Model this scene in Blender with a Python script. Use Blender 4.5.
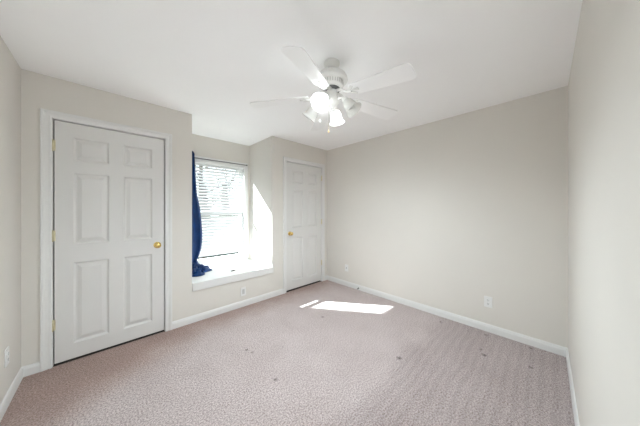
import bpy, bmesh, math, random
from mathutils import Vector, Matrix

random.seed(7)
R = math.radians
for o in list(bpy.data.objects):
    bpy.data.objects.remove(o)
scene = bpy.context.scene
col = scene.collection

# ------------------------------------------------------------------ camera
F_PX, CX, CY = 218.65, 320.0, 209.34
cam_d = bpy.data.cameras.new('camera')
cam = bpy.data.objects.new('camera', cam_d)
col.objects.link(cam)
cam.location = (-2.9656, -2.8835, 1.3281)
cam.rotation_euler = (R(90), 0, -0.76699)
cam_d.sensor_width = 36.0
cam_d.lens = F_PX / 640 * 36
cam_d.shift_y = -(213.0 - CY) / 640
cam_d.clip_start = 0.02
cam_d.clip_end = 300
scene.camera = cam

# ------------------------------------------------------------------ world, sun, exposure
scene.view_settings.view_transform = 'Standard'
scene.view_settings.look = 'None'
scene.view_settings.gamma = 1.0
scene.view_settings.use_curve_mapping = False
scene.view_settings.exposure = 1.13
scene.cycles.use_denoising = True
scene.cycles.max_bounces = 16
scene.cycles.diffuse_bounces = 12
scene.cycles.transparent_max_bounces = 24
scene.cycles.sample_clamp_indirect = 12.0
scene.cycles.caustics_reflective = False
scene.cycles.caustics_refractive = False

world = bpy.data.worlds.new('bright_sky')
scene.world = world
world.use_nodes = True
wn = world.node_tree
bg = wn.nodes['Background']
SKY_STRENGTH = 1.25
bg.inputs[0].default_value = (0.80, 0.92, 1.0, 1)
bg.inputs[1].default_value = SKY_STRENGTH

SUN_STRENGTH = 20.0
sun_d = bpy.data.lights.new('sun', 'SUN')
sun_d.energy = SUN_STRENGTH
sun_d.angle = R(0.9)
sun_d.color = (0.90, 0.96, 1.0)
sun = bpy.data.objects.new('sun', sun_d)
col.objects.link(sun)
SUN_DIR = Vector((0.72, -1.0, -0.88)).normalized()
sun.rotation_euler = SUN_DIR.to_track_quat('-Z', 'Y').to_euler()
sun.location = (-4, 6, 6)

# daylight portal over the window opening (guides sampling of the sky only)
por_d = bpy.data.lights.new('window_portal', 'AREA')
por_d.shape = 'RECTANGLE'
por_d.size, por_d.size_y = 1.0, 1.65
por = bpy.data.objects.new('window_portal', por_d)
col.objects.link(por)
por.location = (-1.73, 0.93, 1.27)
por.rotation_euler = (R(-90), 0, 0)
por_d.cycles.is_portal = True

BULB_WATTS = 7.6
HALL_FILL_WATTS = 42.0

# ------------------------------------------------------------------ dimensions (metres)
L, W, H = 3.4674, 3.0150, 2.44          # window wall, long wall, ceiling height
AX0, AX1, AY = -2.268, -1.194, 0.74     # dormer alcove
SILL = 0.460

# ------------------------------------------------------------------ helpers
def mat(name, color, rough=0.6, var=0.04, vscale=6.0, bump=0.0, bscale=300.0, metallic=0.0, spec=0.5, coat=0.0):
    m = bpy.data.materials.new(name)
    m.use_nodes = True
    nt = m.node_tree
    b = nt.nodes['Principled BSDF']
    b.inputs['Roughness'].default_value = rough
    b.inputs['Metallic'].default_value = metallic
    b.inputs['Specular IOR Level'].default_value = spec
    b.inputs['Coat Weight'].default_value = coat
    tc = nt.nodes.new('ShaderNodeTexCoord')
    n = nt.nodes.new('ShaderNodeTexNoise')
    n.inputs['Scale'].default_value = vscale
    n.inputs['Detail'].default_value = 4
    nt.links.new(tc.outputs['Object'], n.inputs['Vector'])
    r = nt.nodes.new('ShaderNodeValToRGB')
    lo = [max(0, c * (1 - var)) for c in color] + [1]
    hi = [min(1, c * (1 + var)) for c in color] + [1]
    r.color_ramp.elements[0].color = lo
    r.color_ramp.elements[1].color = hi
    r.color_ramp.elements[0].position = 0.3
    r.color_ramp.elements[1].position = 0.7
    nt.links.new(n.outputs['Fac'], r.inputs['Fac'])
    nt.links.new(r.outputs['Color'], b.inputs['Base Color'])
    if bump:
        n2 = nt.nodes.new('ShaderNodeTexNoise')
        n2.inputs['Scale'].default_value = bscale
        n2.inputs['Detail'].default_value = 3
        nt.links.new(tc.outputs['Object'], n2.inputs['Vector'])
        bp = nt.nodes.new('ShaderNodeBump')
        bp.inputs['Strength'].default_value = bump
        bp.inputs['Distance'].default_value = 0.002
        nt.links.new(n2.outputs['Fac'], bp.inputs['Height'])
        nt.links.new(bp.outputs['Normal'], b.inputs['Normal'])
    return m


def carpet_material():
    m = bpy.data.materials.new('carpet_pile')
    m.use_nodes = True
    nt = m.node_tree
    N, LK = nt.nodes, nt.links
    b = N['Principled BSDF']
    b.inputs['Roughness'].default_value = 0.95
    b.inputs['Specular IOR Level'].default_value = 0.1
    b.inputs['Sheen Weight'].default_value = 0.25
    b.inputs['Sheen Roughness'].default_value = 0.5
    tc = N.new('ShaderNodeTexCoord')

    def noise(scale, detail=3, rough=0.6, vec=None):
        n = N.new('ShaderNodeTexNoise')
        n.inputs['Scale'].default_value = scale
        n.inputs['Detail'].default_value = detail
        n.inputs['Roughness'].default_value = rough
        LK.new(vec or tc.outputs['Object'], n.inputs['Vector'])
        return n

    def ramp(src, p0, c0, p1, c1):
        r = N.new('ShaderNodeValToRGB')
        r.color_ramp.elements[0].position = p0
        r.color_ramp.elements[0].color = c0
        r.color_ramp.elements[1].position = p1
        r.color_ramp.elements[1].color = c1
        LK.new(src, r.inputs['Fac'])
        return r

    def mul(a, c, fac=1.0):
        x = N.new('ShaderNodeMix')
        x.data_type = 'RGBA'
        x.blend_type = 'MULTIPLY'
        x.inputs[0].default_value = fac
        LK.new(a, x.inputs[6])
        LK.new(c, x.inputs[7])
        return x.outputs[2]

    tuft = noise(98, 8, 0.8)
    base = ramp(tuft.outputs['Fac'], 0.41, (0.27, 0.205, 0.195, 1), 0.57, (0.79, 0.70, 0.69, 1))
    blotch = noise(3.2, 4, 0.6)
    c = mul(base.outputs['Color'], ramp(blotch.outputs['Fac'], 0.35, (0.90, 0.885, 0.88, 1), 0.65, (1.0, 1.0, 1.0, 1)).outputs['Color'])
    # vacuum strokes in the pile: bands running into the room from the long wall
    mp = N.new('ShaderNodeMapping')
    mp.inputs['Rotation'].default_value = (0, 0, R(0))
    LK.new(tc.outputs['Object'], mp.inputs['Vector'])
    wv = N.new('ShaderNodeTexWave')
    wv.bands_direction = 'Y'
    wv.inputs['Scale'].default_value = 4.5
    wv.inputs['Distortion'].default_value = 3.0
    wv.inputs['Detail'].default_value = 2
    wv.inputs['Detail Scale'].default_value = 0.6
    LK.new(mp.outputs['Vector'], wv.inputs['Vector'])
    stroked = mul(c, ramp(wv.outputs['Fac'], 0.2, (0.79, 0.775, 0.775, 1), 0.8, (0.86, 0.85, 0.85, 1)).outputs['Color'])
    # the strokes cover only the strip vacuumed last, along the right hand wall
    sx = N.new('ShaderNodeSeparateXYZ')
    LK.new(tc.outputs['Object'], sx.inputs[0])
    edge = noise(1.7, 2, 0.5)
    ad = N.new('ShaderNodeMath'); ad.operation = 'MULTIPLY_ADD'
    ad.inputs[1].default_value = 0.35
    LK.new(edge.outputs['Fac'], ad.inputs[0]); LK.new(sx.outputs['Y'], ad.inputs[2])
    md = N.new('ShaderNodeMapRange')
    md.inputs[1].default_value = -1.74; md.inputs[2].default_value = -1.87
    md.inputs[3].default_value = 0.0; md.inputs[4].default_value = 1.0
    LK.new(ad.outputs[0], md.inputs[0])
    mw = N.new('ShaderNodeMix'); mw.data_type = 'RGBA'
    LK.new(md.outputs[0], mw.inputs[0]); LK.new(c, mw.inputs[6]); LK.new(stroked, mw.inputs[7])
    c = mw.outputs[2]
    # brown shade painted into the carpet by closet door and window wall (ragged edge)
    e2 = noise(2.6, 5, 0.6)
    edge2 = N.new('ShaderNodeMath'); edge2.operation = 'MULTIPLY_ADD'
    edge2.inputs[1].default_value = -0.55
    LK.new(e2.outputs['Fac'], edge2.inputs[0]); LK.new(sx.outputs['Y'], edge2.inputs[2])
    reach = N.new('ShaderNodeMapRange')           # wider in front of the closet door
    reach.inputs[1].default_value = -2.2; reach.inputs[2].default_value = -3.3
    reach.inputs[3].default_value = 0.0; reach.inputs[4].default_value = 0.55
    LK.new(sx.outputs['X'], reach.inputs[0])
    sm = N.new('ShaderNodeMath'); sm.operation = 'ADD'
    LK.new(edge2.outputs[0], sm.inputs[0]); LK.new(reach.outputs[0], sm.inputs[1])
    painted_shade = N.new('ShaderNodeMapRange')
    painted_shade.interpolation_type = 'SMOOTHSTEP'
    painted_shade.inputs[1].default_value = -0.80; painted_shade.inputs[2].default_value = -0.20
    LK.new(sm.outputs[0], painted_shade.inputs[0])
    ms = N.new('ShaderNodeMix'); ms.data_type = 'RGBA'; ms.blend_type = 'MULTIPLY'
    LK.new(painted_shade.outputs[0], ms.inputs[0]); LK.new(c, ms.inputs[6])
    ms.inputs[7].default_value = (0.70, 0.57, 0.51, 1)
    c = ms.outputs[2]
    # worn furniture dents / dark spots
    sep = None
    spots = [(-1.102, -1.967, .022), (-.505, -2.486, .020), (-.429, -2.45, .013), (-.15, -2.017, .016),
             (-1.071, -.963, .018), (-.098, -2.437, .018), (-.416, -2.791, .016), (-2.032, -.915, .015),
             (-2.01, -.987, .012), (-2.032, -1.415, .015), (-.146, -2.286, .011), (-.067, -2.778, .015), (-1.759, -1.117, .008)]
    wob = noise(60, 2, 0.5)
    flat = N.new('ShaderNodeVectorMath')
    flat.operation = 'MULTIPLY'
    flat.inputs[1].default_value = (1, 1, 0)
    LK.new(tc.outputs['Object'], flat.inputs[0])
    mask = None
    for x, y, r in spots:
        d = N.new('ShaderNodeVectorMath')
        d.operation = 'DISTANCE'
        d.inputs[1].default_value = (x, y, 0)
        LK.new(flat.outputs[0], d.inputs[0])
        mr = N.new('ShaderNodeMapRange')
        mr.inputs[1].default_value = r * 0.5
        mr.inputs[2].default_value = r * 1.35
        mr.inputs[3].default_value = 1.0
        mr.inputs[4].default_value = 0.0
        LK.new(d.outputs['Value'], mr.inputs[0])
        if mask is None:
            mask = mr.outputs[0]
        else:
            mx = N.new('ShaderNodeMath')
            mx.operation = 'MAXIMUM'
            LK.new(mask, mx.inputs[0])
            LK.new(mr.outputs[0], mx.inputs[1])
            mask = mx.outputs[0]
    br = N.new('ShaderNodeMath')
    br.operation = 'MULTIPLY'
    LK.new(mask, br.inputs[0])
    LK.new(ramp(wob.outputs['Fac'], 0.3, (0.3, 0.3, 0.3, 1), 0.6, (1, 1, 1, 1)).outputs['Color'], br.inputs[1])
    mixd = N.new('ShaderNodeMix')
    mixd.data_type = 'RGBA'
    LK.new(br.outputs[0], mixd.inputs[0])
    LK.new(c, mixd.inputs[6])
    mixd.inputs[7].default_value = (0.12, 0.085, 0.08, 1)
    LK.new(mixd.outputs[2], b.inputs['Base Color'])
    bp = N.new('ShaderNodeBump')
    bp.inputs['Strength'].default_value = 0.9
    bp.inputs['Distance'].default_value = 0.012
    LK.new(tuft.outputs['Fac'], bp.inputs['Height'])
    LK.new(bp.outputs['Normal'], b.inputs['Normal'])
    return m


def glass_material():
    m = bpy.data.materials.new('window_glass')
    m.use_nodes = True
    nt = m.node_tree
    nt.nodes.remove(nt.nodes['Principled BSDF'])
    out = nt.nodes['Material Output']
    t = nt.nodes.new('ShaderNodeBsdfTransparent')
    t.inputs[0].default_value = (0.95, 0.97, 0.96, 1)
    g = nt.nodes.new('ShaderNodeBsdfGlossy')
    g.inputs['Roughness'].default_value = 0.02
    lw = nt.nodes.new('ShaderNodeLayerWeight')
    lw.inputs['Blend'].default_value = 0.15
    mx = nt.nodes.new('ShaderNodeMixShader')
    nt.links.new(lw.outputs['Fresnel'], mx.inputs[0])
    nt.links.new(t.outputs[0], mx.inputs[1])
    nt.links.new(g.outputs[0], mx.inputs[2])
    nt.links.new(mx.outputs[0], out.inputs['Surface'])
    return m


def frosted_material(name, emit):
    m = bpy.data.materials.new(name)
    m.use_nodes = True
    nt = m.node_tree
    nt.nodes.remove(nt.nodes['Principled BSDF'])
    out = nt.nodes['Material Output']
    tc = nt.nodes.new('ShaderNodeTexCoord')
    n = nt.nodes.new('ShaderNodeTexNoise')
    n.inputs['Scale'].default_value = 40
    nt.links.new(tc.outputs['Object'], n.inputs['Vector'])
    rp = nt.nodes.new('ShaderNodeValToRGB')
    rp.color_ramp.elements[0].color = (0.84, 0.84, 0.82, 1)
    rp.color_ramp.elements[1].color = (0.92, 0.92, 0.90, 1)
    nt.links.new(n.outputs['Fac'], rp.inputs['Fac'])
    tl = nt.nodes.new('ShaderNodeBsdfTranslucent')
    df = nt.nodes.new('ShaderNodeBsdfDiffuse')
    gl = nt.nodes.new('ShaderNodeBsdfGlossy')
    gl.inputs['Roughness'].default_value = 0.15
    tr = nt.nodes.new('ShaderNodeBsdfTransparent')
    for s in (tl, df):
        nt.links.new(rp.outputs['Color'], s.inputs[0])
    m1 = nt.nodes.new('ShaderNodeMixShader'); m1.inputs[0].default_value = 0.45
    nt.links.new(tl.outputs[0], m1.inputs[1]); nt.links.new(df.outputs[0], m1.inputs[2])
    m2 = nt.nodes.new('ShaderNodeMixShader'); m2.inputs[0].default_value = 0.06
    nt.links.new(m1.outputs[0], m2.inputs[1]); nt.links.new(gl.outputs[0], m2.inputs[2])
    m3 = nt.nodes.new('ShaderNodeMixShader'); m3.inputs[0].default_value = 0.22
    nt.links.new(m2.outputs[0], m3.inputs[1]); nt.links.new(tr.outputs[0], m3.inputs[2])
    last = m3
    if emit:
        e = nt.nodes.new('ShaderNodeEmission')
        e.inputs[0].default_value = (0.92, 0.97, 1.0, 1)
        e.inputs[1].default_value = emit
        a = nt.nodes.new('ShaderNodeAddShader')
        nt.links.new(m3.outputs[0], a.inputs[0]); nt.links.new(e.outputs[0], a.inputs[1])
        last = a
    nt.links.new(last.outputs[0], out.inputs['Surface'])
    return m


def emission_material(name, color, strength):
    m = bpy.data.materials.new(name)
    m.use_nodes = True
    b = m.node_tree.nodes['Principled BSDF']
    b.inputs['Base Color'].default_value = (0.9, 0.9, 0.88, 1)
    b.inputs['Emission Color'].default_value = (*color, 1)
    b.inputs['Emission Strength'].default_value = strength
    return m


def slat_material():
    m = bpy.data.materials.new('blind_slat_white')
    m.use_nodes = True
    nt = m.node_tree
    b = nt.nodes['Principled BSDF']
    tc = nt.nodes.new('ShaderNodeTexCoord')
    n = nt.nodes.new('ShaderNodeTexNoise')
    n.inputs['Scale'].default_value = 12
    nt.links.new(tc.outputs['Object'], n.inputs['Vector'])
    rp = nt.nodes.new('ShaderNodeValToRGB')
    rp.color_ramp.elements[0].color = (0.80, 0.81, 0.82, 1)
    rp.color_ramp.elements[1].color = (0.86, 0.87, 0.88, 1)
    nt.links.new(n.outputs['Fac'], rp.inputs['Fac'])
    nt.links.new(rp.outputs['Color'], b.inputs['Base Color'])
    b.inputs['Roughness'].default_value = 0.45
    out = nt.nodes['Material Output']
    tl = nt.nodes.new('ShaderNodeBsdfTranslucent')
    tl.inputs[0].default_value = (0.85, 0.86, 0.88, 1)
    mx = nt.nodes.new('ShaderNodeMixShader')
    mx.inputs[0].default_value = 0.05
    nt.links.new(b.outputs[0], mx.inputs[1])
    nt.links.new(tl.outputs[0], mx.inputs[2])
    nt.links.new(mx.outputs[0], out.inputs['Surface'])
    return m


M = {}
M['wall'] = mat('beige_wall_paint', (0.715, 0.69, 0.645), 0.75, 0.012, 2.0, 0.12, 260, spec=0.3)
M['ceiling'] = mat('white_ceiling_paint', (0.94, 0.94, 0.945), 0.9, 0.01, 2.0, 0.15, 200, spec=0.2)
M['hall'] = mat('white_hall_paint', (0.80, 0.80, 0.79), 0.8, 0.01, 2.0, 0.1, 260, spec=0.3)
M['trim'] = mat('white_trim_paint', (0.76, 0.76, 0.75), 0.38, 0.012, 3.0, 0.04, 120)
M['door'] = mat('white_door_paint', (0.70, 0.695, 0.68), 0.42, 0.012, 3.0, 0.06, 180)
M['dark'] = mat('closet_gap_shade', (0.03, 0.026, 0.022), 0.9, 0.1, 8)
M['brass'] = mat('polished_brass', (0.78, 0.56, 0.20), 0.22, 0.05, 30, metallic=1.0)
M['pale_brass'] = mat('worn_brass', (0.72, 0.66, 0.46), 0.42, 0.06, 40, metallic=0.8)
M['plate'] = mat('white_plastic_plate', (0.80, 0.80, 0.79), 0.35, 0.01, 10)
M['slot'] = mat('dark_plastic_slot', (0.05, 0.05, 0.05), 0.6, 0.1, 20)
M['grey_plastic'] = mat('grey_plastic', (0.55, 0.55, 0.54), 0.5, 0.03, 20)
M['vinyl'] = mat('white_vinyl_frame', (0.80, 0.80, 0.80), 0.35, 0.01, 6)
M['slat'] = slat_material()
M['rod'] = mat('grey_metal_rod', (0.22, 0.22, 0.22), 0.4, 0.05, 20, metallic=0.6)
M['clip'] = mat('dark_grey_clip', (0.10, 0.10, 0.10), 0.5, 0.1, 30)
M['black'] = mat('black_rubber', (0.02, 0.02, 0.02), 0.5, 0.1, 20)
M['curtain'] = mat('royal_blue_satin', (0.0012, 0.028, 0.120), 0.38, 0.25, 14, 0.25, 160, spec=0.25)
M['fan'] = mat('white_fan_enamel', (0.80, 0.80, 0.78), 0.35, 0.012, 8)
M['blade'] = mat('white_fan_blade', (0.90, 0.90, 0.90), 0.4, 0.012, 5)
M['chain'] = mat('dark_bead_chain', (0.16, 0.12, 0.08), 0.4, 0.1, 40, metallic=0.6)
M['amber'] = mat('amber_chain_pull', (0.40, 0.20, 0.06), 0.35, 0.1, 40)
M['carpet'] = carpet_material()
M['glass'] = glass_material()
M['shade_lit'] = frosted_material('frosted_glass_lit', 1.3)
M['shade'] = frosted_material('frosted_glass', 0)
M['bulb'] = emission_material('glowing_bulb', (0.92, 0.97, 1.0), 1.6)
M['bulb_off'] = mat('unlit_bulb_glass', (0.82, 0.82, 0.80), 0.3, 0.01, 20)
M['bark'] = mat('grey_brown_bark', (0.055, 0.045, 0.038), 0.9, 0.3, 5, 0.5, 30)
M['lawn'] = mat('winter_lawn', (0.16, 0.15, 0.085), 0.95, 0.3, 1.5, 0.5, 40)
M['hedge'] = mat('dark_evergreen_hedge', (0.022, 0.032, 0.018), 0.9, 0.4, 6, 0.6, 30)
M['roof'] = mat('dark_roof_felt', (0.05, 0.048, 0.05), 0.9, 0.2, 6, 0.4, 40)
M['outer'] = mat('pale_siding', (0.62, 0.62, 0.60), 0.8, 0.05, 4)


class MB:
    """collects shapes into one mesh"""
    def __init__(self):
        self.bm = bmesh.new()

    def box(self, a, b, bevel=0.0, seg=1, mtx=None):
        x0, x1 = sorted((a[0], b[0])); y0, y1 = sorted((a[1], b[1])); z0, z1 = sorted((a[2], b[2]))
        vs = [self.bm.verts.new(p) for p in ((x0, y0, z0), (x1, y0, z0), (x1, y1, z0), (x0, y1, z0),
                                             (x0, y0, z1), (x1, y0, z1), (x1, y1, z1), (x0, y1, z1))]
        fs = [self.bm.faces.new([vs[i] for i in q]) for q in
              ((3, 2, 1, 0), (4, 5, 6, 7), (0, 1, 5, 4), (1, 2, 6, 5), (2, 3, 7, 6), (3, 0, 4, 7))]
        if bevel:
            es = list({e for f in fs for e in f.edges})
            r = bmesh.ops.bevel(self.bm, geom=es, offset=bevel, segments=seg, affect='EDGES', profile=0.5)
            vs = list({v for v in r['verts']} | {v for f in r['faces'] for v in f.verts})
        if mtx is not None:
            bmesh.ops.transform(self.bm, matrix=mtx, verts=[v for v in vs if v.is_valid])
        return self

    def lathe(self, prof, seg=24, mtx=None, cap=True):
        """prof: list of (radius, height) turned about local Z"""
        rings = []
        for r, z in prof:
            if r < 1e-6:
                rings.append([self.bm.verts.new((0, 0, z))])
            else:
                rings.append([self.bm.verts.new((r * math.cos(2 * math.pi * k / seg), r * math.sin(2 * math.pi * k / seg), z)) for k in range(seg)])
        for a, b in zip(rings, rings[1:]):
            for k in range(seg):
                k2 = (k + 1) % seg
                if len(a) == 1 and len(b) == 1:
                    continue
                if len(a) == 1:
                    self.bm.faces.new((a[0], b[k2], b[k]))
                elif len(b) == 1:
                    self.bm.faces.new((a[k], a[k2], b[0]))
                else:
                    self.bm.faces.new((a[k], a[k2], b[k2], b[k]))
        if cap:
            for ring, flip in ((rings[0], True), (rings[-1], False)):
                if len(ring) > 1:
                    self.bm.faces.new(list(reversed(ring)) if flip else ring)
        if mtx is not None:
            bmesh.ops.transform(self.bm, matrix=mtx, verts=[v for r in rings for v in r])
        return self

    def tube(self, pts, rad, seg=8):
        pts = [Vector(p) for p in pts]
        rads = rad if isinstance(rad, (list, tuple)) else [rad] * len(pts)
        rings = []
        for i, p in enumerate(pts):
            d = (pts[min(i + 1, len(pts) - 1)] - pts[max(i - 1, 0)]).normalized()
            q = d.to_track_quat('Z', 'Y')
            rings.append([self.bm.verts.new(p + q @ Vector((rads[i] * math.cos(2 * math.pi * k / seg), rads[i] * math.sin(2 * math.pi * k / seg), 0))) for k in range(seg)])
        for a, b in zip(rings, rings[1:]):
            # keep rings aligned: pick the offset that pairs nearest verts
            off = min(range(seg), key=lambda s: (a[0].co - b[s].co).length)
            for k in range(seg):
                self.bm.faces.new((a[k], a[(k + 1) % seg], b[(k + 1 + off) % seg], b[(k + off) % seg]))
        self.bm.faces.new(list(reversed(rings[0])))
        self.bm.faces.new(rings[-1])
        return self

    def sweep(self, path, prof):
        """path: list of frames (origin, u_vec, v_vec); prof: closed list of (u, v)"""
        rings = [[self.bm.verts.new(Vector(o) + Vector(u) * a + Vector(v) * b) for a, b in prof] for o, u, v in path]
        n = len(prof)
        for a, b in zip(rings, rings[1:]):
            for k in range(n):
                self.bm.faces.new((a[k], a[(k + 1) % n], b[(k + 1) % n], b[k]))
        self.bm.faces.new(list(reversed(rings[0])))
        self.bm.faces.new(rings[-1])
        return self

    def build(self, name, material, parent=None, smooth=False, origin=None):
        bmesh.ops.recalc_face_normals(self.bm, faces=self.bm.faces[:])
        if origin is not None:
            bmesh.ops.translate(self.bm, vec=-Vector(origin), verts=self.bm.verts[:])
        me = bpy.data.meshes.new(name)
        self.bm.to_mesh(me)
        self.bm.free()
        if smooth:
            me.shade_smooth()
            try:
                me.set_sharp_from_angle(angle=R(smooth if smooth > 1 else 40))
            except Exception:
                pass
        me.materials.append(material)
        o = bpy.data.objects.new(name, me)
        col.objects.link(o)
        if parent is not None:
            o.parent = parent
            if origin is not None:
                o.location = Vector(origin)
        elif origin is not None:
            o.location = origin
        return o


def tag(o, label, cat, group=None, kind=None):
    o['label'] = label
    o['category'] = cat
    if group:
        o['group'] = group
    if kind:
        o['kind'] = kind
    return o


def empty(name, loc, label, cat, group=None, kind=None, rz=0.0):
    o = bpy.data.objects.new(name, None)
    o.empty_display_size = 0.1
    col.objects.link(o)
    o.location = loc
    o.rotation_euler = (0, 0, rz)
    return tag(o, label, cat, group, kind)


def copy_tree(o, parent=None):
    c = o.copy()
    col.objects.link(c)
    c.parent = parent
    for ch in list(o.children):
        copy_tree(ch, c)
    return c


def struct(name, mb, m, label, cat):
    return tag(mb.build(name, m), label, cat, kind='structure')


# ------------------------------------------------------------------ room shell
T = 0.12
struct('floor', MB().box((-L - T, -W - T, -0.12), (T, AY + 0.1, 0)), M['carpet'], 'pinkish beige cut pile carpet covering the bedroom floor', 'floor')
struct('ceiling', MB().box((-L - T, -W - T, H), (T, AY + 0.16, H + 0.12)), M['ceiling'], 'smooth white painted ceiling over the room and alcove', 'ceiling')
struct('wall_left', MB().box((-L - T, -W - T, 0), (-L, T, H)), M['wall'], 'beige wall at the left edge with an outlet near the carpet', 'wall')
struct('wall_back', MB().box((0, -W - T, 0), (T, T, H)), M['wall'], 'long blank beige wall opposite with two outlet plates', 'wall')
# the camera stands just inside the hall doorway at the near end of this wall
HX0, HX1, HH = -3.36, -2.56, 2.06
struct('wall_right', MB().box((-L - T, -W - T, 0), (HX0, -W, H)).box((HX0, -W - T, HH), (HX1, -W, H)).box((HX1, -W - T, 0), (T, -W, H)),
       M['wall'], 'blank beige wall close by along the right edge', 'wall')
HY0, HY1, HW0, HW1 = -4.45, -W - T, -4.3, -1.6
struct('floor_hall', MB().box((HW0 - T, HY0 - T, -0.12), (HW1 + T, HY1, 0)), M['carpet'], 'carpeted hall floor behind the camera', 'floor')
struct('ceiling_hall', MB().box((HW0 - T, HY0 - T, H), (HW1 + T, HY1, H + 0.12)), M['ceiling'], 'white hall ceiling behind the camera', 'ceiling')
struct('wall_hall_back', MB().box((HW0 - T, HY0 - T, 0), (HW1 + T, HY0, H)), M['hall'], 'hall wall facing the bedroom doorway', 'wall')
struct('wall_hall_left', MB().box((HW0 - T, HY0, 0), (HW0, HY1, H)), M['hall'], 'left end wall of the hall', 'wall')
struct('wall_hall_right', MB().box((HW1, HY0, 0), (HW1 + T, HY1, H)), M['hall'], 'right end wall of the hall', 'wall')
struct('wall_hall_front', MB().box((HW0, HY1 - 0.02, 0), (HX0, HY1, H)).box((HX0, HY1 - 0.02, HH), (HX1, HY1, H)).box((HX1, HY1 - 0.02, 0), (HW1, HY1, H)), M['hall'], 'hall side of the wall with the bedroom doorway', 'wall')
hall = empty('added_hall_fixture', (-1.95, -3.85, H), 'unseen round flush light added in the hall to brighten the room', 'ceiling light')
MB().lathe([(0.0, 0.0), (0.17, 0.0), (0.17, -0.018), (0.15, -0.03), (0.0, -0.03)], 32, cap=False).build('added_fixture_base', M['trim'], hall, smooth=True)
MB().lathe([(0.145, -0.03), (0.155, -0.05), (0.13, -0.085), (0.07, -0.105), (0.0, -0.11)], 32, cap=False).build('added_fixture_bowl', M['shade_lit'], hall, smooth=True)
hd = bpy.data.lights.new('hall_fill_light', 'AREA')  # added unseen lamp, fills the bedroom with light bounced off the hall
hd.shape = 'DISK'; hd.size = 0.32; hd.energy = HALL_FILL_WATTS; hd.color = (0.80, 0.92, 1.0)
ho = bpy.data.objects.new('hall_fill_light', hd); col.objects.link(ho); ho.parent = hall; ho.location = (0, 0, -0.115)

D1 = dict(x0=-3.307, x1=-2.530, h=2.090)
D2 = dict(x0=-0.932, x1=-0.145, h=2.095)
J = 0.014
mb = MB()
def niche(a, b, h):
    mb.box((a, 0, h), (b, T, H))
    mb.box((a, 0.095, 0), (b, T, h))
xs = [-L, D1['x0'] - J, D1['x1'] + J, AX0, AX1, D2['x0'] - J, D2['x1'] + J, 0]
mb.box((xs[0], 0, 0), (xs[1], T, H))
niche(xs[1], xs[2], D1['h'] + J)
mb.box((xs[2], 0, 0), (xs[3], T, H))
mb.box((xs[3], 0, 0), (xs[4], T, SILL - 0.03))
mb.box((xs[4], 0, 0), (xs[5], T, H))
niche(xs[5], xs[6], D2['h'] + J)
mb.box((xs[6], 0, 0), (xs[7], T, H))
struct('wall_front', mb, M['wall'], 'beige wall holding both white doors and the window alcove', 'wall')

struct('wall_alcove_left', MB().box((AX0 - 0.12, T, 0), (AX0, AY + 0.14, H)), M['wall'], 'left cheek of the window alcove beside the blue curtain', 'wall')
struct('wall_alcove_right', MB().box((AX1, T, 0), (AX1 + 0.12, AY + 0.14, H)), M['wall'], 'sunlit right cheek of the window alcove', 'wall')
WX0, WX1, WZ0, WZ1 = -2.232, -1.230, SILL - 0.002, 2.125
mb = MB()
mb.box((AX0, AY, 0), (WX0, AY + 0.14, H)).box((WX1, AY, 0), (AX1, AY + 0.14, H))
mb.box((WX0, AY, WZ1), (WX1, AY + 0.14, H)).box((WX0, AY, 0), (WX1, AY + 0.14, WZ0))
struct('wall_alcove_back', mb, M['wall'], 'end wall of the alcove above and around the window', 'wall')

# window seat top and its trim board
struct('trim_1', MB().box((AX0, -0.004, SILL - 0.03), (AX1, AY, SILL), 0.002), M['trim'], 'wide white window seat top inside the alcove', 'window sill')
mb = MB()
mb.box((AX0 + 0.002, -0.020, SILL - 0.092), (AX1 + 0.016, 0.0, SILL + 0.003), 0.004, 2)
struct('trim_2', mb, M['trim'], 'white trim board along the front of the window seat', 'trim')

# baseboards
BH, BT = 0.082, 0.0125
bprof = [(0, 0), (BT, 0), (BT, 0.056), (0.0095, 0.066), (0.0085, 0.074), (0.004, BH), (0, BH)]
def baseboard(name, segs, label):
    m_ = MB()
    for p, q, n in segs:
        n = Vector((*n, 0))
        m_.sweep([((*p, 0), n, (0, 0, 1)), ((*q, 0), n, (0, 0, 1))], bprof)
    struct(name, m_, M['trim'], label, 'baseboard')
C1L, C1R, C2L, C2R = -3.373, -2.466, -0.997, -0.078
baseboard('baseboard_front', [((-L, 0), (C1L, 0), (0, -1)), ((C1R, 0), (C2L, 0), (0, -1)), ((C2R, 0), (0, 0), (0, -1))], 'white baseboard under the window alcove and beside the doors')
baseboard('baseboard_back', [((0, 0), (0, -W), (-1, 0))], 'white baseboard along the long blank wall')
baseboard('baseboard_left', [((-L, 0), (-L, -W), (1, 0))], 'white baseboard along the left wall')
baseboard('baseboard_right', [((-L, -W), (HX0, -W), (0, 1)), ((HX1, -W), (0, -W), (0, 1))], 'white baseboard along the right wall')


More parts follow.
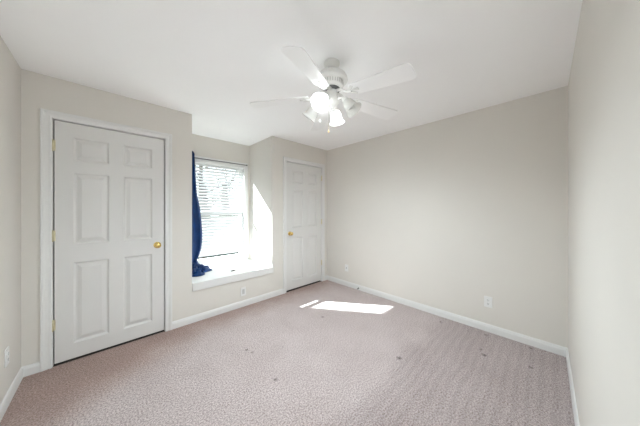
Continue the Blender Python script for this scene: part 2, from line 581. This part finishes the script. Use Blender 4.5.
# ------------------------------------------------------------------ doors
def panel_leaf(w, h, t, panels):
    """front faces -Y, raised panels; origin at lower left front corner"""
    bm = bmesh.new()
    xs = sorted({0, w, *[round(p[0], 4) for p in panels], *[round(p[1], 4) for p in panels]})
    zs = sorted({0, h, *[round(p[2], 4) for p in panels], *[round(p[3], 4) for p in panels]})
    g = {(x, z): bm.verts.new((x, 0, z)) for x in xs for z in zs}
    pf = []
    for xa, xb in zip(xs, xs[1:]):
        for za, zb in zip(zs, zs[1:]):
            f = bm.faces.new((g[xa, za], g[xb, za], g[xb, zb], g[xa, zb]))
            cx, cz = (xa + xb) / 2, (za + zb) / 2
            for p in panels:
                if p[0] < cx < p[1] and p[2] < cz < p[3]:
                    pf.append(f)
    bm.normal_update()
    for th, dp in ((0.003, -0.002), (0.011, -0.012), (0.009, 0.0), (0.028, 0.0105)):
        bmesh.ops.inset_individual(bm, faces=pf, thickness=th, depth=dp, use_even_offset=True)
    # back and sides
    c = [bm.verts.new((x, t, z)) for x, z in ((0, 0), (w, 0), (w, h), (0, h))]
    bm.faces.new(list(reversed(c)))
    bot = [g[x, 0] for x in xs]; top = [g[x, h] for x in xs]
    lef = [g[0, z] for z in zs]; rig = [g[w, z] for z in zs]
    bm.faces.new([c[0], c[1]] + list(reversed(bot)))
    bm.faces.new([c[3]] + top + [c[2]])
    bm.faces.new([c[0]] + lef + [c[3]])
    bm.faces.new([c[1], c[2]] + list(reversed(rig)))
    m_ = MB()
    m_.bm.free()
    m_.bm = bm
    return m_


cas_prof = [(0.0, 0.0), (0.0, 0.009), (0.004, 0.0115), (0.014, 0.0115), (0.017, 0.0085), (0.034, 0.0105), (0.045, 0.016), (0.058, 0.017), (0.062, 0.014), (0.062, 0.0)]

def make_door(name, D, cas_l, cas_r, hinge_left, gap, label, knob_z, hz):
    x0, x1, h = D['x0'], D['x1'], D['h']
    root = empty(name, ((x0 + x1) / 2, 0, 0), label, 'door', kind='structure')
    inv = Vector((-(x0 + x1) / 2, 0, 0))
    def put(o):
        o.location = Vector(o.location) + inv
        return o
    # casing
    m_ = MB()
    i0, i1, it = cas_l + 0.062, cas_r - 0.062, h + 0.003
    m_.sweep([((i0, 0, 0), (-1, 0, 0), (0, -1, 0)), ((i0, 0, it), (-1, 0, 1), (0, -1, 0)),
              ((i1, 0, it), (1, 0, 1), (0, -1, 0)), ((i1, 0, 0), (1, 0, 0), (0, -1, 0))], cas_prof)
    put(m_.build('casing', M['trim'], root))
    # jamb with stop
    m_ = MB()
    for a, b in ((x0 - J, x0), (x1, x1 + J)):
        m_.box((a, 0.0, 0), (b, 0.094, h))
    m_.box((x0 - J, 0.0, h), (x1 + J, 0.094, h + J))
    put(m_.build('jamb', M['trim'], root))
    m_ = MB()
    m_.box((x0, 0.042, 0), (x0 + 0.010, 0.094, h)).box((x1 - 0.010, 0.042, 0), (x1, 0.094, h)).box((x0 + 0.010, 0.042, h - 0.010), (x1 - 0.010, 0.094, h))
    m_.box((x0 + 0.010, 0.088, 0.0), (x1 - 0.010, 0.094, h - 0.010))
    m_.box((x0 + 0.0005, 0.006, 0.0), (x1 - 0.0005, 0.088, 0.003))
    put(m_.build('stop_and_gap_shade', M['dark'], root))  # near-black stop, back panel and threshold stand in for shade in the gaps
    # leaf
    g = 0.0075
    w = x1 - x0 - 2 * g
    lh = h - 0.008 - gap
    s = w / 0.771
    a0, a1, b0, b1 = 0.107 * s, 0.338 * s, 0.438 * s, 0.669 * s
    rows = ((0.130, 0.840), (1.000, 1.630), (1.735, 1.940))
    pan = [(p, q, r0, r1) for p, q in ((a0, a1), (b0, b1)) for r0, r1 in rows]
    lf = panel_leaf(w, lh, 0.035, pan).build('leaf', M['door'], root)
    lf.location = Vector((x0 + g, 0.004, gap)) + inv
    # hinges
    hx = x0 if hinge_left else x1
    for z in hz:
        m_ = MB()
        m_.lathe([(0.0, -0.050), (0.004, -0.048), (0.0065, -0.045), (0.0065, 0.045), (0.004, 0.048), (0.0, 0.050)], 12, Matrix.Translation((hx, -0.0045, z)))
        for k in (-0.015, 0.015):
            m_.box((hx - 0.007, -0.010, z + k - 0.0008), (hx + 0.007, 0.002, z + k + 0.0008))
        m_.box((hx - 0.011, -0.0015, z - 0.044), (hx + 0.014, 0.0035, z + 0.044), 0.0006)
        put(m_.build('hinge', M['pale_brass'], root, smooth=True))
    # knob
    kx = (x1 - 0.066) if hinge_left else (x0 + 0.070)
    m_ = MB()
    prof = [(0.0, 0.0), (0.033, 0.0), (0.033, 0.004), (0.028, 0.008), (0.014, 0.011), (0.011, 0.018), (0.011, 0.028), (0.017, 0.034),
            (0.025, 0.042), (0.028, 0.050), (0.027, 0.058), (0.021, 0.065), (0.010, 0.068), (0.0, 0.068)]
    m_.lathe(prof, 28, Matrix.Translation((kx, 0.0045, knob_z)) @ Matrix.Rotation(R(90), 4, 'X'), cap=False)
    put(m_.build('knob', M['brass'], root, smooth=True))
    # latch plate on the edge
    lx = x1 if hinge_left else x0
    m_ = MB().box((lx - 0.0030, 0.000, knob_z - 0.028), (lx + 0.0030, 0.006, knob_z + 0.028))
    put(m_.build('latch_plate', M['pale_brass'], root))
    return root


make_door('door_1', D1, C1L, C1R, True, 0.020, 'large white six panel door nearest the left wall, hinged on its left', 0.948, (1.868, 1.104, 0.349))
make_door('door_2', D2, C2L, C2R, False, 0.026, 'white six panel door in the far corner, hinged on its right', 0.937, (1.900, 1.100, 0.350))

# ------------------------------------------------------------------ window
win = empty('window_1', (-1.731, AY, SILL), 'white vinyl double hung window at the back of the alcove', 'window', kind='structure')
winv = -Vector(win.location)
def wput(o):
    o.location = Vector(o.location) + winv
    return o
FX0, FX1 = -2.168, -1.292
m_ = MB()
m_.box((WX0, AY - 0.012, WZ0), (FX0, AY + 0.13, WZ1), 0.002).box((FX1, AY - 0.012, WZ0), (WX1, AY + 0.13, WZ1), 0.002)
m_.box((FX0, AY - 0.012, 2.088), (FX1, AY + 0.13, WZ1), 0.002).box((FX0, AY - 0.006, WZ0), (FX1, AY + 0.13, 0.492), 0.002)
wput(m_.build('window_frame', M['vinyl'], win))
GX0, GX1 = -2.105, -1.352
def sash(y, z0, z1, g0, g1, nm):
    s = MB()
    s.box((FX0, y, z0), (GX0, y + 0.03, z1), 0.003).box((GX1, y, z0), (FX1, y + 0.03, z1), 0.003)
    s.box((GX0, y, z0), (GX1, y + 0.03, g0), 0.003).box((GX0, y, g1), (GX1, y + 0.03, z1), 0.003)
    so = wput(s.build(nm, M['vinyl'], win))
    p = MB().box((GX0, y + 0.012, g0), (GX1, y + 0.016, g1)).build('pane', M['glass'], so)
    return so
lower = sash(AY + 0.060, 0.492, 1.302, 0.548, 1.255, 'lower_sash')
upper = sash(AY + 0.093, 1.265, 2.088, 1.305, 2.005, 'upper_sash')
m_ = MB().box((-1.76, AY + 0.062, 1.302), (-1.70, AY + 0.089, 1.309), 0.002).box((-1.745, AY + 0.064, 1.309), (-1.715, AY + 0.078, 1.317), 0.002)
wput(m_.build('sash_lock', M['vinyl'], win))

# blind
bl = empty('venetian_blind', (-1.731, AY + 0.02, 2.03), 'white horizontal slat blind hanging over the alcove window', 'window blind')
binv = -Vector(bl.location)
def bput(o):
    o.location = Vector(o.location) + binv
    return o
BX0, BX1 = -2.162, -1.297
YB = AY + 0.022
bput(MB().box((BX0, AY + 0.000, 2.036), (BX1, AY + 0.05, 2.084), 0.003).build('head_rail', M['vinyl'], bl))
bput(MB().box((BX0, AY - 0.011, 2.030), (BX1, AY - 0.003, 2.076), 0.003, 2).build('valance', M['vinyl'], bl))
m_ = MB()
TILT = R(41)
pitch, z = 0.0445, 2.006
while z > 0.60:
    prof = []
    ncv = 5
    for k in range(ncv + 1):
        s = -0.025 + 0.05 * k / ncv
        prof.append((s, 0.0025 * (1 - (s / 0.025) ** 2)))
    closed = prof + [(s, c - 0.0026) for s, c in reversed(prof)]
    c, sn = math.cos(TILT), math.sin(TILT)
    u, v = Vector((0, c, sn)), Vector((0, -sn, c))
    m_.sweep([((BX0 + 0.004, YB, z), u, v), ((BX1 - 0.004, YB, z), u, v)], closed)
    z -= pitch
bput(m_.build('slats', M['slat'], bl))
bput(MB().box((BX0 + 0.004, YB - 0.022, 0.556), (BX1 - 0.004, YB + 0.022, 0.572), 0.003, 2).build('bottom_rail', M['vinyl'], bl))
for x in (-2.03, -1.731, -1.43):
    m_ = MB()
    for yy in (YB - 0.0215, YB + 0.0215):
        m_.tube([(x, yy, 2.04), (x, yy, 0.57)], 0.0009, 5)
    bput(m_.build('ladder_cord', M['vinyl'], bl))
m_ = MB()
for x, zz in ((-1.392, 1.06), (-1.402, 1.10)):
    m_.tube([(x, AY - 0.016, 2.030), (x, AY - 0.016, zz)], 0.0009, 5)
    m_.lathe([(0.0, 0.0), (0.006, -0.004), (0.008, -0.022), (0.006, -0.030), (0.0, -0.031)], 10, Matrix.Translation((x, AY - 0.016, zz)), cap=False)
bput(m_.build('pull_cord', M['grey_plastic'], bl, smooth=True))

# curtain rod
rod = empty('curtain_rod', (-1.74, 0.66, 2.12), 'thin grey curtain rod across the top of the alcove window', 'curtain rod')
rinv = -Vector(rod.location)
def rput(o):
    o.location = Vector(o.location) + rinv
    return o
RY, RZ = 0.690, 2.083
rput(MB().tube([(AX0 + 0.004, RY, RZ), (-1.275, RY, RZ)], 0.0065, 12).build('rod', M['rod'], rod, smooth=True))
rput(MB().lathe([(0.0, 0.0), (0.009, 0.0), (0.012, 0.008), (0.010, 0.016), (0.0, 0.019)], 16, Matrix.Translation((-1.276, RY, RZ)) @ Matrix.Rotation(R(90), 4, 'Y'), cap=False).build('finial', M['black'], rod, smooth=True))
for x in (-1.283, -2.225):
    m_ = MB().box((x - 0.008, RY - 0.010, RZ - 0.012), (x + 0.008, AY - 0.012, RZ - 0.007), 0.001)
    m_.box((x - 0.010, AY - 0.0145, RZ - 0.012), (x + 0.010, AY - 0.0122, RZ + 0.030), 0.0005)
    rput(m_.build('bracket', M['vinyl'], rod))

# blue curtain: gathered panel hanging from the rod and pooling on the seat
cur = empty('blue_curtain', (-2.16, RY, 2.12), 'royal blue satin curtain bunched at the left of the window', 'curtain')
cinv = -Vector(cur.location)
prof = [  # z, right edge x, left edge x, centre y, half depth
    (2.165, -2.095, -2.215, RY - 0.038, 0.022), (2.135, -2.078, -2.225, RY - 0.038, 0.024), (2.09, -2.078, -2.225, RY - 0.038, 0.024),
    (1.95, -2.071, -2.232, RY - 0.034, 0.034), (1.75, -2.062, -2.240, RY - 0.030, 0.044), (1.55, -2.045, -2.245, RY - 0.018, 0.055),
    (1.35, -2.008, -2.248, RY - 0.026, 0.062), (1.15, -1.990, -2.250, RY - 0.034, 0.068), (0.98, -1.982, -2.250, RY - 0.042, 0.072),
    (0.85, -1.986, -2.248, RY - 0.050, 0.072), (0.75, -2.000, -2.244, RY - 0.060, 0.068), (0.66, -2.030, -2.238, RY - 0.075, 0.062),
    (0.60, -2.060, -2.232, RY - 0.090, 0.058), (0.54, -2.040, -2.236, RY - 0.110, 0.068), (0.492, -2.020, -2.240, RY - 0.125, 0.080)]
bm = bmesh.new()
NS, rings = 72, []
fine = []
for a, b in zip(prof, prof[1:]):
    for k in range(4):
        t = k / 4
        fine.append([a[i] * (1 - t) + b[i] * t for i in range(5)])
fine.append(list(prof[-1]))
for j, (z, xr, xl, yc, hd) in enumerate(fine):
    ring = []
    for k in range(NS):
        a = 2 * math.pi * k / NS
        ph = 0.9 * math.sin((2.2 - z) * 1.7)
        fold = 1 + 0.34 * math.sin(7 * a + ph) + 0.12 * math.sin(13 * a - 1.6 * ph)
        fx = 1 + 0.06 * math.sin(7 * a + ph)
        x = (xr + xl) / 2 + (xr - xl) / 2 * math.cos(a) * fx
        y = yc + hd * math.sin(a) * fold
        ring.append(bm.verts.new((max(x, AX0 + 0.008), min(y, AY - 0.016 if z < 2.03 else RY - 0.012), z)))
    rings.append(ring)
for a, b in zip(rings, rings[1:]):
    for k in range(NS):
        bm.faces.new((a[k], a[(k + 1) % NS], b[(k + 1) % NS], b[k]))
bm.faces.new(rings[0]); bm.faces.new(list(reversed(rings[-1])))
m_ = MB(); m_.bm.free(); m_.bm = bm
o = m_.build('curtain_panel', M['curtain'], cur, smooth=70); o.location = cinv
# pooled hem
bm = bmesh.new()
NR, NA = 16, 96
pc = Vector((-2.095, 0.440, SILL + 0.004))
def pool_r(a):   # outline of the heap on the seat
    r = 0.140 + 0.03 * math.sin(3 * a + 0.8) + 0.014 * math.sin(5 * a + 2.0)
    tgt = a - R(6)
    r += 0.02 * max(0, math.cos(tgt)) ** 8            # loose corner reaching right
    r += 0.05 * max(0, math.cos(a - R(90))) ** 2
    r += 0.045 * max(0, math.cos(a + R(115))) ** 4
    return r
rg = []
for i in range(NR + 1):
    t = i / NR
    if i == 0:
        continue
    ring = []
    for k in range(NA):
        a = 2 * math.pi * k / NA
        rr = pool_r(a) * t
        hgt = 0.105 * (1 - t ** 1.6) * (0.65 + 0.35 * math.sin(a - 0.3))
        hgt += (1 - t) * 0.02
        wr = 0.016 * math.sin(9 * a + 7 * t) + 0.012 * math.sin(4 * a - 15 * t) + 0.008 * math.sin(17 * a + 4 * t)
        z = hgt + wr * (1 - t ** 3) * (0.35 + t) + 0.012 * math.sqrt(max(0, 1 - t ** 6))
        x = pc.x + rr * math.cos(a); y = pc.y + rr * math.sin(a)
        ring.append(bm.verts.new((max(x, AX0 + 0.006), y, pc.z + max(z, 0.0))))
    rg.append(ring)
top = bm.verts.new((pc.x, pc.y, pc.z + 0.11))
for k in range(NA):
    bm.faces.new((top, rg[0][k], rg[0][(k + 1) % NA]))
for a, b in zip(rg, rg[1:]):
    for k in range(NA):
        bm.faces.new((a[k], b[k], b[(k + 1) % NA], a[(k + 1) % NA]))
low = [bm.verts.new((v.co.x, v.co.y, SILL + 0.0005)) for v in rg[-1]]
for k in range(NA):
    bm.faces.new((rg[-1][k], low[k], low[(k + 1) % NA], rg[-1][(k + 1) % NA]))
bm.faces.new(list(reversed(low)))
m_ = MB(); m_.bm.free(); m_.bm = bm
o = m_.build('pooled_hem', M['curtain'], cur, smooth=60); o.location = cinv

# small dark object on the seat
m_ = MB()
m_.box((-0.042, -0.014, 0.0), (0.042, 0.014, 0.008), 0.002, 2).box((-0.012, -0.018, 0.0), (0.016, 0.016, 0.016), 0.003, 2)
o = m_.build('metal_clip', M['clip'])
o.location = (-1.70, 0.195, SILL)
o.rotation_euler = (0, 0, R(20))
tag(o, 'small grey clip lying alone on the white window seat', 'clip')

# ------------------------------------------------------------------ ceiling fan
FC = Vector((-1.75, -1.75, H))
fan = empty('ceiling_fan', FC, 'white five blade ceiling fan with four bell shaped lights', 'ceiling fan')
def zf(z):
    return z - H
m_ = MB().lathe([(0.058, -0.0005), (0.061, -0.006), (0.060, -0.014), (0.052, -0.034), (0.040, -0.050), (0.030, -0.055), (0.0, -0.055)], 36, cap=False)
m_.build('canopy', M['fan'], fan, smooth=True)
MB().lathe([(0.020, -0.053), (0.020, -0.080)], 16).build('downrod', M['chain'], fan, smooth=True)
m_ = MB().lathe([(0.0, -0.074), (0.035, -0.074), (0.055, -0.077), (0.085, -0.084), (0.108, -0.102), (0.119, -0.122), (0.121, -0.138), (0.115, -0.146),
                 (0.092, -0.148), (0.088, -0.150), (0.088, -0.188), (0.080, -0.196), (0.062, -0.200), (0.0, -0.200)], 48, cap=False)
mh = m_.build('motor_housing', M['fan'], fan, smooth=True)
m_ = MB()
for k in range(30):      # cooling slots round the lower ring
    m_.box((0.0870, -0.0035, -0.182), (0.0892, 0.0035, -0.156), mtx=Matrix.Rotation(R(12 * k), 4, 'Z'))
m_.build('vent_slots', M['grey_plastic'], mh)
m_ = MB().lathe([(0.0, -0.196), (0.060, -0.196), (0.064, -0.206), (0.060, -0.216), (0.0, -0.216)], 32, cap=False)
m_.build('flywheel', M['rod'], fan, smooth=True)
m_ = MB().lathe([(0.0, -0.212), (0.038, -0.212), (0.044, -0.222), (0.044, -0.262), (0.052, -0.272), (0.054, -0.300), (0.048, -0.318),
                 (0.032, -0.334), (0.018, -0.340), (0.014, -0.352), (0.006, -0.358), (0.0, -0.358)], 36, cap=False)
m_.build('light_fitter', M['fan'], fan, smooth=True)

def blade_bm():
    m_ = MB()
    prof, n = [], 8
    x0, x1, wr, wt, cr = 0.175, 0.618, 0.052, 0.068, 0.034
    prof.append((x0, -wr + 0.012)); prof.append((x0 + 0.014, -wr))
    for k in range(n + 1):
        a = R(-90) + R(90) * k / n
        prof.append((x1 - cr + cr * math.cos(a), -wt + cr + cr * math.sin(a)))
    for k in range(n + 1):
        a = R(90) * k / n
        prof.append((x1 - cr + cr * math.cos(a), wt - cr + cr * math.sin(a)))
    prof.append((x0 + 0.014, wr)); prof.append((x0, wr - 0.012))
    top = [m_.bm.verts.new((x, y, 0.003)) for x, y in prof]
    bot = [m_.bm.verts.new((x, y, -0.003)) for x, y in prof]
    m_.bm.faces.new(top); m_.bm.faces.new(list(reversed(bot)))
    for k in range(len(prof)):
        k2 = (k + 1) % len(prof)
        m_.bm.faces.new((top[k], bot[k], bot[k2], top[k2]))
    return m_

def iron_bm(drop):
    m_ = MB()
    # arm from flywheel out and down to the blade, then a three lobed plate under it
    m_.tube([(0.040, 0, 0.030 + drop), (0.085, 0, 0.026 + drop), (0.120, 0, 0.008), (0.160, 0, -0.007), (0.190, 0, -0.008)], [0.011, 0.010, 0.009, 0.010, 0.010], 10)
    for a in (-32, 0, 32):
        m_.box((0.155, -0.011, -0.0085), (0.245 if a == 0 else 0.225, 0.011, -0.0035), 0.002, 1,
               Matrix.Translation((0.15, 0, 0)) @ Matrix.Rotation(R(a), 4, 'Z') @ Matrix.Translation((-0.15, 0, 0)))
    return m_

for phi, ztip, pit in ((-156.8, 2.142, -12), (-88.0, 2.115, -12), (-18.5, 2.150, -12), (58.0, 2.145, -12), (135.5, 2.120, -9)):
    zr = 2.188
    droop = math.atan2(zr - ztip, 0.60)
    mt = Matrix.Translation((0, 0, zf(zr))) @ Matrix.Rotation(R(phi), 4, 'Z') @ Matrix.Rotation(droop, 4, 'Y') @ Matrix.Rotation(R(pit), 4, 'X')
    m_ = blade_bm()
    bmesh.ops.transform(m_.bm, matrix=mt, verts=m_.bm.verts[:])
    b = m_.build('blade', M['blade'], fan)
    m_ = iron_bm(0.006)
    bmesh.ops.transform(m_.bm, matrix=mt, verts=m_.bm.verts[:])
    m_.build('blade_arm', M['fan'], b, smooth=True)

# light arms and bell shades
for k, (az, lit, til, nr) in enumerate(((-164, True, 48, .098), (-70, False, 38, .105), (28, True, 42, .098), (116, False, 38, .120))):
    d = Vector((math.cos(R(az)), math.sin(R(az)), 0))
    up = Vector((0, 0, 1))
    tilt = R(til)
    ax = (d * math.sin(tilt) - up * math.cos(tilt)).normalized()     # axis the mouth points along
    neck = d * nr + up * zf(2.138)
    m_ = MB().tube([d * 0.045 + up * zf(2.150), d * 0.072 + up * zf(2.158), d * (nr - 0.008) + up * zf(2.148), neck], [0.010, 0.009, 0.009, 0.012], 10)
    q = ax.to_track_quat('Z', 'Y').to_matrix().to_4x4()
    mt = Matrix.Translation(neck) @ q
    m_.lathe([(0.0, -0.012), (0.016, -0.012), (0.022, -0.004), (0.025, 0.012), (0.025, 0.022), (0.020, 0.022), (0.0, 0.020)], 20, mt, cap=False)
    arm = m_.build('light_arm', M['fan'], fan, smooth=True)
    outer = [(0.024, 0.012), (0.028, 0.022), (0.036, 0.034), (0.041, 0.052), (0.043, 0.072), (0.047, 0.092), (0.056, 0.108), (0.064, 0.116)]
    inner = [(r - 0.0028, h_ + 0.0004) for r, h_ in reversed(outer)]
    m_ = MB()
    ringsp = outer + inner
    m_.lathe(ringsp, 32, mt, cap=False)
    sh = m_.build('light_shade', M['shade_lit'] if lit else M['shade'], fan, smooth=60)
    if lit:
        sh['label'] = 'lit frosted glass shade'
    m_ = MB().lathe([(0.0, 0.020), (0.011, 0.021), (0.012, 0.036), (0.019, 0.052), (0.024, 0.068), (0.022, 0.082), (0.013, 0.092), (0.0, 0.095)], 20, mt, cap=False)
    m_.build('bulb', M['bulb'] if lit else M['bulb_off'], sh, smooth=True)
    if lit:
        ld = bpy.data.lights.new('bulb_light', 'SPOT')
        ld.energy = BULB_WATTS * 4
        ld.shadow_soft_size = 0.06
        ld.spot_size = R(174)
        ld.spot_blend = 1.0
        ld.color = (0.84, 0.95, 1.0)
        lo = bpy.data.objects.new('bulb_light', ld)
        col.objects.link(lo)
        lo.parent = fan
        lo.location = neck + ax * 0.16
        lo.rotation_euler = (d * 0.1 + Vector((0.10, 0.05, 0)) - up).normalized().to_track_quat('-Z', 'Y').to_euler()

# pull chains
rt = Vector((math.cos(0.767), -math.sin(0.767), 0))
def chain(p0, z1, name, m, km, kr, kl):
    m_ = MB()
    zz = p0.z
    m_.tube([p0, p0 + Vector((0, 0, z1 - p0.z))], 0.0010, 6)
    while zz > z1:
        m_.lathe([(0.0, 0.0018), (0.0016, 0.0), (0.0, -0.0018)], 6, Matrix.Translation((p0.x, p0.y, zz)), cap=False)
        zz -= 0.006
    c = m_.build(name, m, fan, smooth=True)
    MB().lathe([(0.0, 0.0), (kr * 0.5, -0.003), (kr, -kl * 0.6), (kr * 0.8, -kl * 0.9), (0.0, -kl)], 12, Matrix.Translation((p0.x, p0.y, z1)), cap=False).build('chain_pull', km, c, smooth=True)
pA = rt * -0.024 + Vector((-0.02, -0.02, zf(2.145)))
chain(pA, zf(1.918), 'pull_chain', M['chain'], M['amber'], 0.0045, 0.018)
chain(rt * -0.068 + Vector((-0.0, 0.03, zf(2.130))), zf(2.022), 'pull_chain', M['fan'], M['fan'], 0.009, 0.030)

# ------------------------------------------------------------------ outlets
def outlet(loc, rz, label, style, group=None):
    root = empty('wall_outlet', loc, label, 'wall outlet', group, None, rz)   # faces local -Y
    MB().box((-0.036, -0.006, -0.0585), (0.036, 0.0, 0.0585), 0.0025, 2).build('cover_plate', M['plate'], root)
    if style == 'duplex':
        for z in (0.0195, -0.0195):
            rc = MB().lathe([(0.0, 0.0), (0.0168, 0.0), (0.0172, 0.002), (0.0168, 0.0035), (0.0, 0.0035)], 20,
                            Matrix.Translation((0, -0.0055, z)) @ Matrix.Rotation(R(90), 4, 'X') @ Matrix.Diagonal((1, 0.82, 1, 1)), cap=False).build('receptacle', M['plate'], root)
            m_ = MB()
            m_.box((-0.0078, -0.0096, z - 0.002), (-0.0050, -0.0088, z + 0.008)).box((0.0050, -0.0096, z - 0.001), (0.0078, -0.0088, z + 0.007))
            m_.lathe([(0.0, 0.0), (0.0030, 0.0), (0.0030, 0.0009), (0.0, 0.0009)], 10, Matrix.Translation((0, -0.0087, z - 0.008)) @ Matrix.Rotation(R(90), 4, 'X'), cap=False)
            m_.build('slots', M['slot'], rc)
    elif style == 'rocker':
        MB().box((-0.0165, -0.0075, -0.033), (0.0165, -0.005, 0.033), 0.001).build('insert', M['grey_plastic'], root)
    else:
        m_ = MB().lathe([(0.0, 0.0), (0.008, 0.0), (0.008, 0.003), (0.0055, 0.004), (0.0055, 0.012), (0.0, 0.012)], 16, Matrix.Translation((0, -0.0055, 0.0)) @ Matrix.Rotation(R(90), 4, 'X'), cap=False)
        m_.build('jack', M['rod'], root, smooth=True)
    zs = (0.0,) if style == 'duplex' else (0.044, -0.044)
    for z in zs:
        m_ = MB().lathe([(0.0, 0.0), (0.003, 0.0), (0.0025, 0.001), (0.0, 0.001)], 10, Matrix.Translation((0, -0.0058, z)) @ Matrix.Rotation(R(90), 4, 'X'), cap=False)
        m_.build('screw', M['plate'], root)
    return root

outlet((0, -2.441, 0.323), R(-90), 'white duplex outlet with dark slots on the long blank wall', 'duplex')
outlet((0, -0.475, 0.312), R(-90), 'white wall plate low on the long wall near the far door', 'jack')
outlet((-1.645, 0, 0.205), 0, 'white wall plate under the window seat above the baseboard', 'rocker')
outlet((-L, -0.345, 0.330), R(90), 'white outlet at the far left edge beside the large door', 'duplex')

# coax stub at the baseboard
m_ = MB()
m_.tube([(-0.011, 0, 0.030), (-0.026, 0, 0.030), (-0.034, 0.003, 0.027), (-0.042, 0.006, 0.018)], [0.006, 0.006, 0.0055, 0.006], 10)
m_.lathe([(0.0, 0.0), (0.011, 0.0), (0.011, 0.003), (0.0, 0.003)], 14, Matrix.Translation((-0.0122, 0, 0.030)) @ Matrix.Rotation(R(-90), 4, 'Y'), cap=False)
o = m_.build('cable_stub', M['black'], smooth=True)
o.location = (0, -0.734, 0)
tag(o, 'short black cable end poking from the white baseboard', 'cable')

# ------------------------------------------------------------------ outdoors, seen through the blind
GZ = -3.2
struct('ground', MB().box((-40, 1.5, GZ - 0.3), (70, 90, GZ)), M['lawn'], 'winter lawn below the window outside', 'lawn')

def tree(loc, h, seed, label):
    rnd = random.Random(seed)
    root = empty('bare_tree', loc, label, 'tree', 'bare trees outside the window')
    tm = MB()
    lean = Vector((rnd.uniform(-.06, .06), rnd.uniform(-.06, .06), 1))
    pts = [lean * (h * t) + Vector((rnd.uniform(-.1, .1), rnd.uniform(-.1, .1), 0)) * t for t in (0, .1, .25, .45, .65, .85, 1)]
    tm.tube(pts, [h * .022, h * .017, h * .015, h * .012, h * .008, h * .004, h * .001], 10)
    tm.build('trunk', M['bark'], root, smooth=True)
    bm_ = MB()
    def grow(p, d, ln, r, depth):
        q = p
        ps, rs = [p], [r]
        for k in range(4):
            d = (d + Vector((rnd.uniform(-.22, .22), rnd.uniform(-.22, .22), rnd.uniform(-.05, .18)))).normalized()
            q = q + d * ln / 4
            ps.append(q); rs.append(r * (1 - .2 * (k + 1)) + 0.004)
        bm_.tube(ps, rs, 5)
        if depth:
            for k in range(3):
                i = rnd.randint(1, 4)
                nd = (d + Vector((rnd.uniform(-1, 1), rnd.uniform(-1, 1), rnd.uniform(-.2, .7)))).normalized()
                grow(ps[i], nd, ln * .6, rs[i] * .65, depth - 1)
    for k in range(16):
        t = .3 + .65 * k / 16
        i = min(int(t * 6), 5)
        p = lean * (h * t)
        a = k * 2.4 + rnd.uniform(-.4, .4)
        grow(p, Vector((math.cos(a), math.sin(a), .55)).normalized(), h * (.42 - .25 * t), h * .007 * (1.2 - t), 2)
    bm_.build('branches', M['bark'], root)
    return root

tree((0.6, 9.5, GZ), 10.5, 3, 'nearest bare tree outside, seen through the upper blind slats')
tree((7.5, 25.0, GZ), 11.0, 5, 'bare tree outside standing between the hedge and the conifers')

# evergreens along the far side of the lawn
def conifer_mesh(h, seed):
    rnd = random.Random(seed)
    c_ = MB()
    tiers, n = 11, 22
    ringsc = []
    for t in range(tiers):
        z0 = h * (0.06 + 0.90 * t / tiers)
        rr = h * 0.125 * (1 - t / tiers) ** 0.6 + 0.08
        for zz, f in ((z0, 1.0), (z0 + h * 0.075, 0.55)):
            ringsc.append([c_.bm.verts.new((rr * f * (1 + rnd.uniform(-.22, .22)) * math.cos(2 * math.pi * k / n),
                                            rr * f * (1 + rnd.uniform(-.22, .22)) * math.sin(2 * math.pi * k / n), zz + rnd.uniform(-.12, .12))) for k in range(n)])
    for a, b in zip(ringsc, ringsc[1:]):
        for k in range(n):
            c_.bm.faces.new((a[k], a[(k + 1) % n], b[(k + 1) % n], b[k]))
    c_.bm.faces.new(list(reversed(ringsc[0])))
    tp = c_.bm.verts.new((0, 0, h))
    for k in range(n):
        c_.bm.faces.new((ringsc[-1][k], ringsc[-1][(k + 1) % n], tp))
    return c_
proto = empty('evergreen_tree', (0, 0, GZ), 'dark evergreen tree in the row beyond the hedge outside', 'tree', 'evergreens outside the window')
conifer_mesh(8.6, 2).build('foliage', M['hedge'], proto)
MB().tube([(0, 0, 0), (0, 0, 0.9)], [0.2, 0.17], 10).build('trunk', M['bark'], proto)
for k in range(8):
    t_ = proto if k == 0 else copy_tree(proto)
    t_.location = (4.6 + 2.9 * k, 33 + 0.6 * (k % 2), GZ)
    t_.rotation_euler = (0, 0, k * 1.3)

# low evergreen hedge across the lawn
bm = bmesh.new()
nx, hl = 90, 26.0
rows = []
rnd = random.Random(4)
for i in range(nx + 1):
    x = 0.5 + (hl - 4) * i / nx
    ring = []
    for k in range(9):
        a = math.pi * k / 8
        rr = 1 + rnd.uniform(-.14, .14)
        ring.append(bm.verts.new((x + rnd.uniform(-.08, .08), 18 - 1.1 * math.cos(a) * rr, GZ + 3.6 * math.sin(a) ** .6 * rr if 0 < k < 8 else GZ)))
    rows.append(ring)
for a, b in zip(rows, rows[1:]):
    for k in range(8):
        bm.faces.new((a[k], a[k + 1], b[k + 1], b[k]))
bm.faces.new(rows[0]); bm.faces.new(list(reversed(rows[-1])))
m_ = MB(); m_.bm.free(); m_.bm = bm
tag(m_.build('evergreen_hedge', M['hedge']), 'dark clipped hedge across the lawn outside the window', 'hedge')
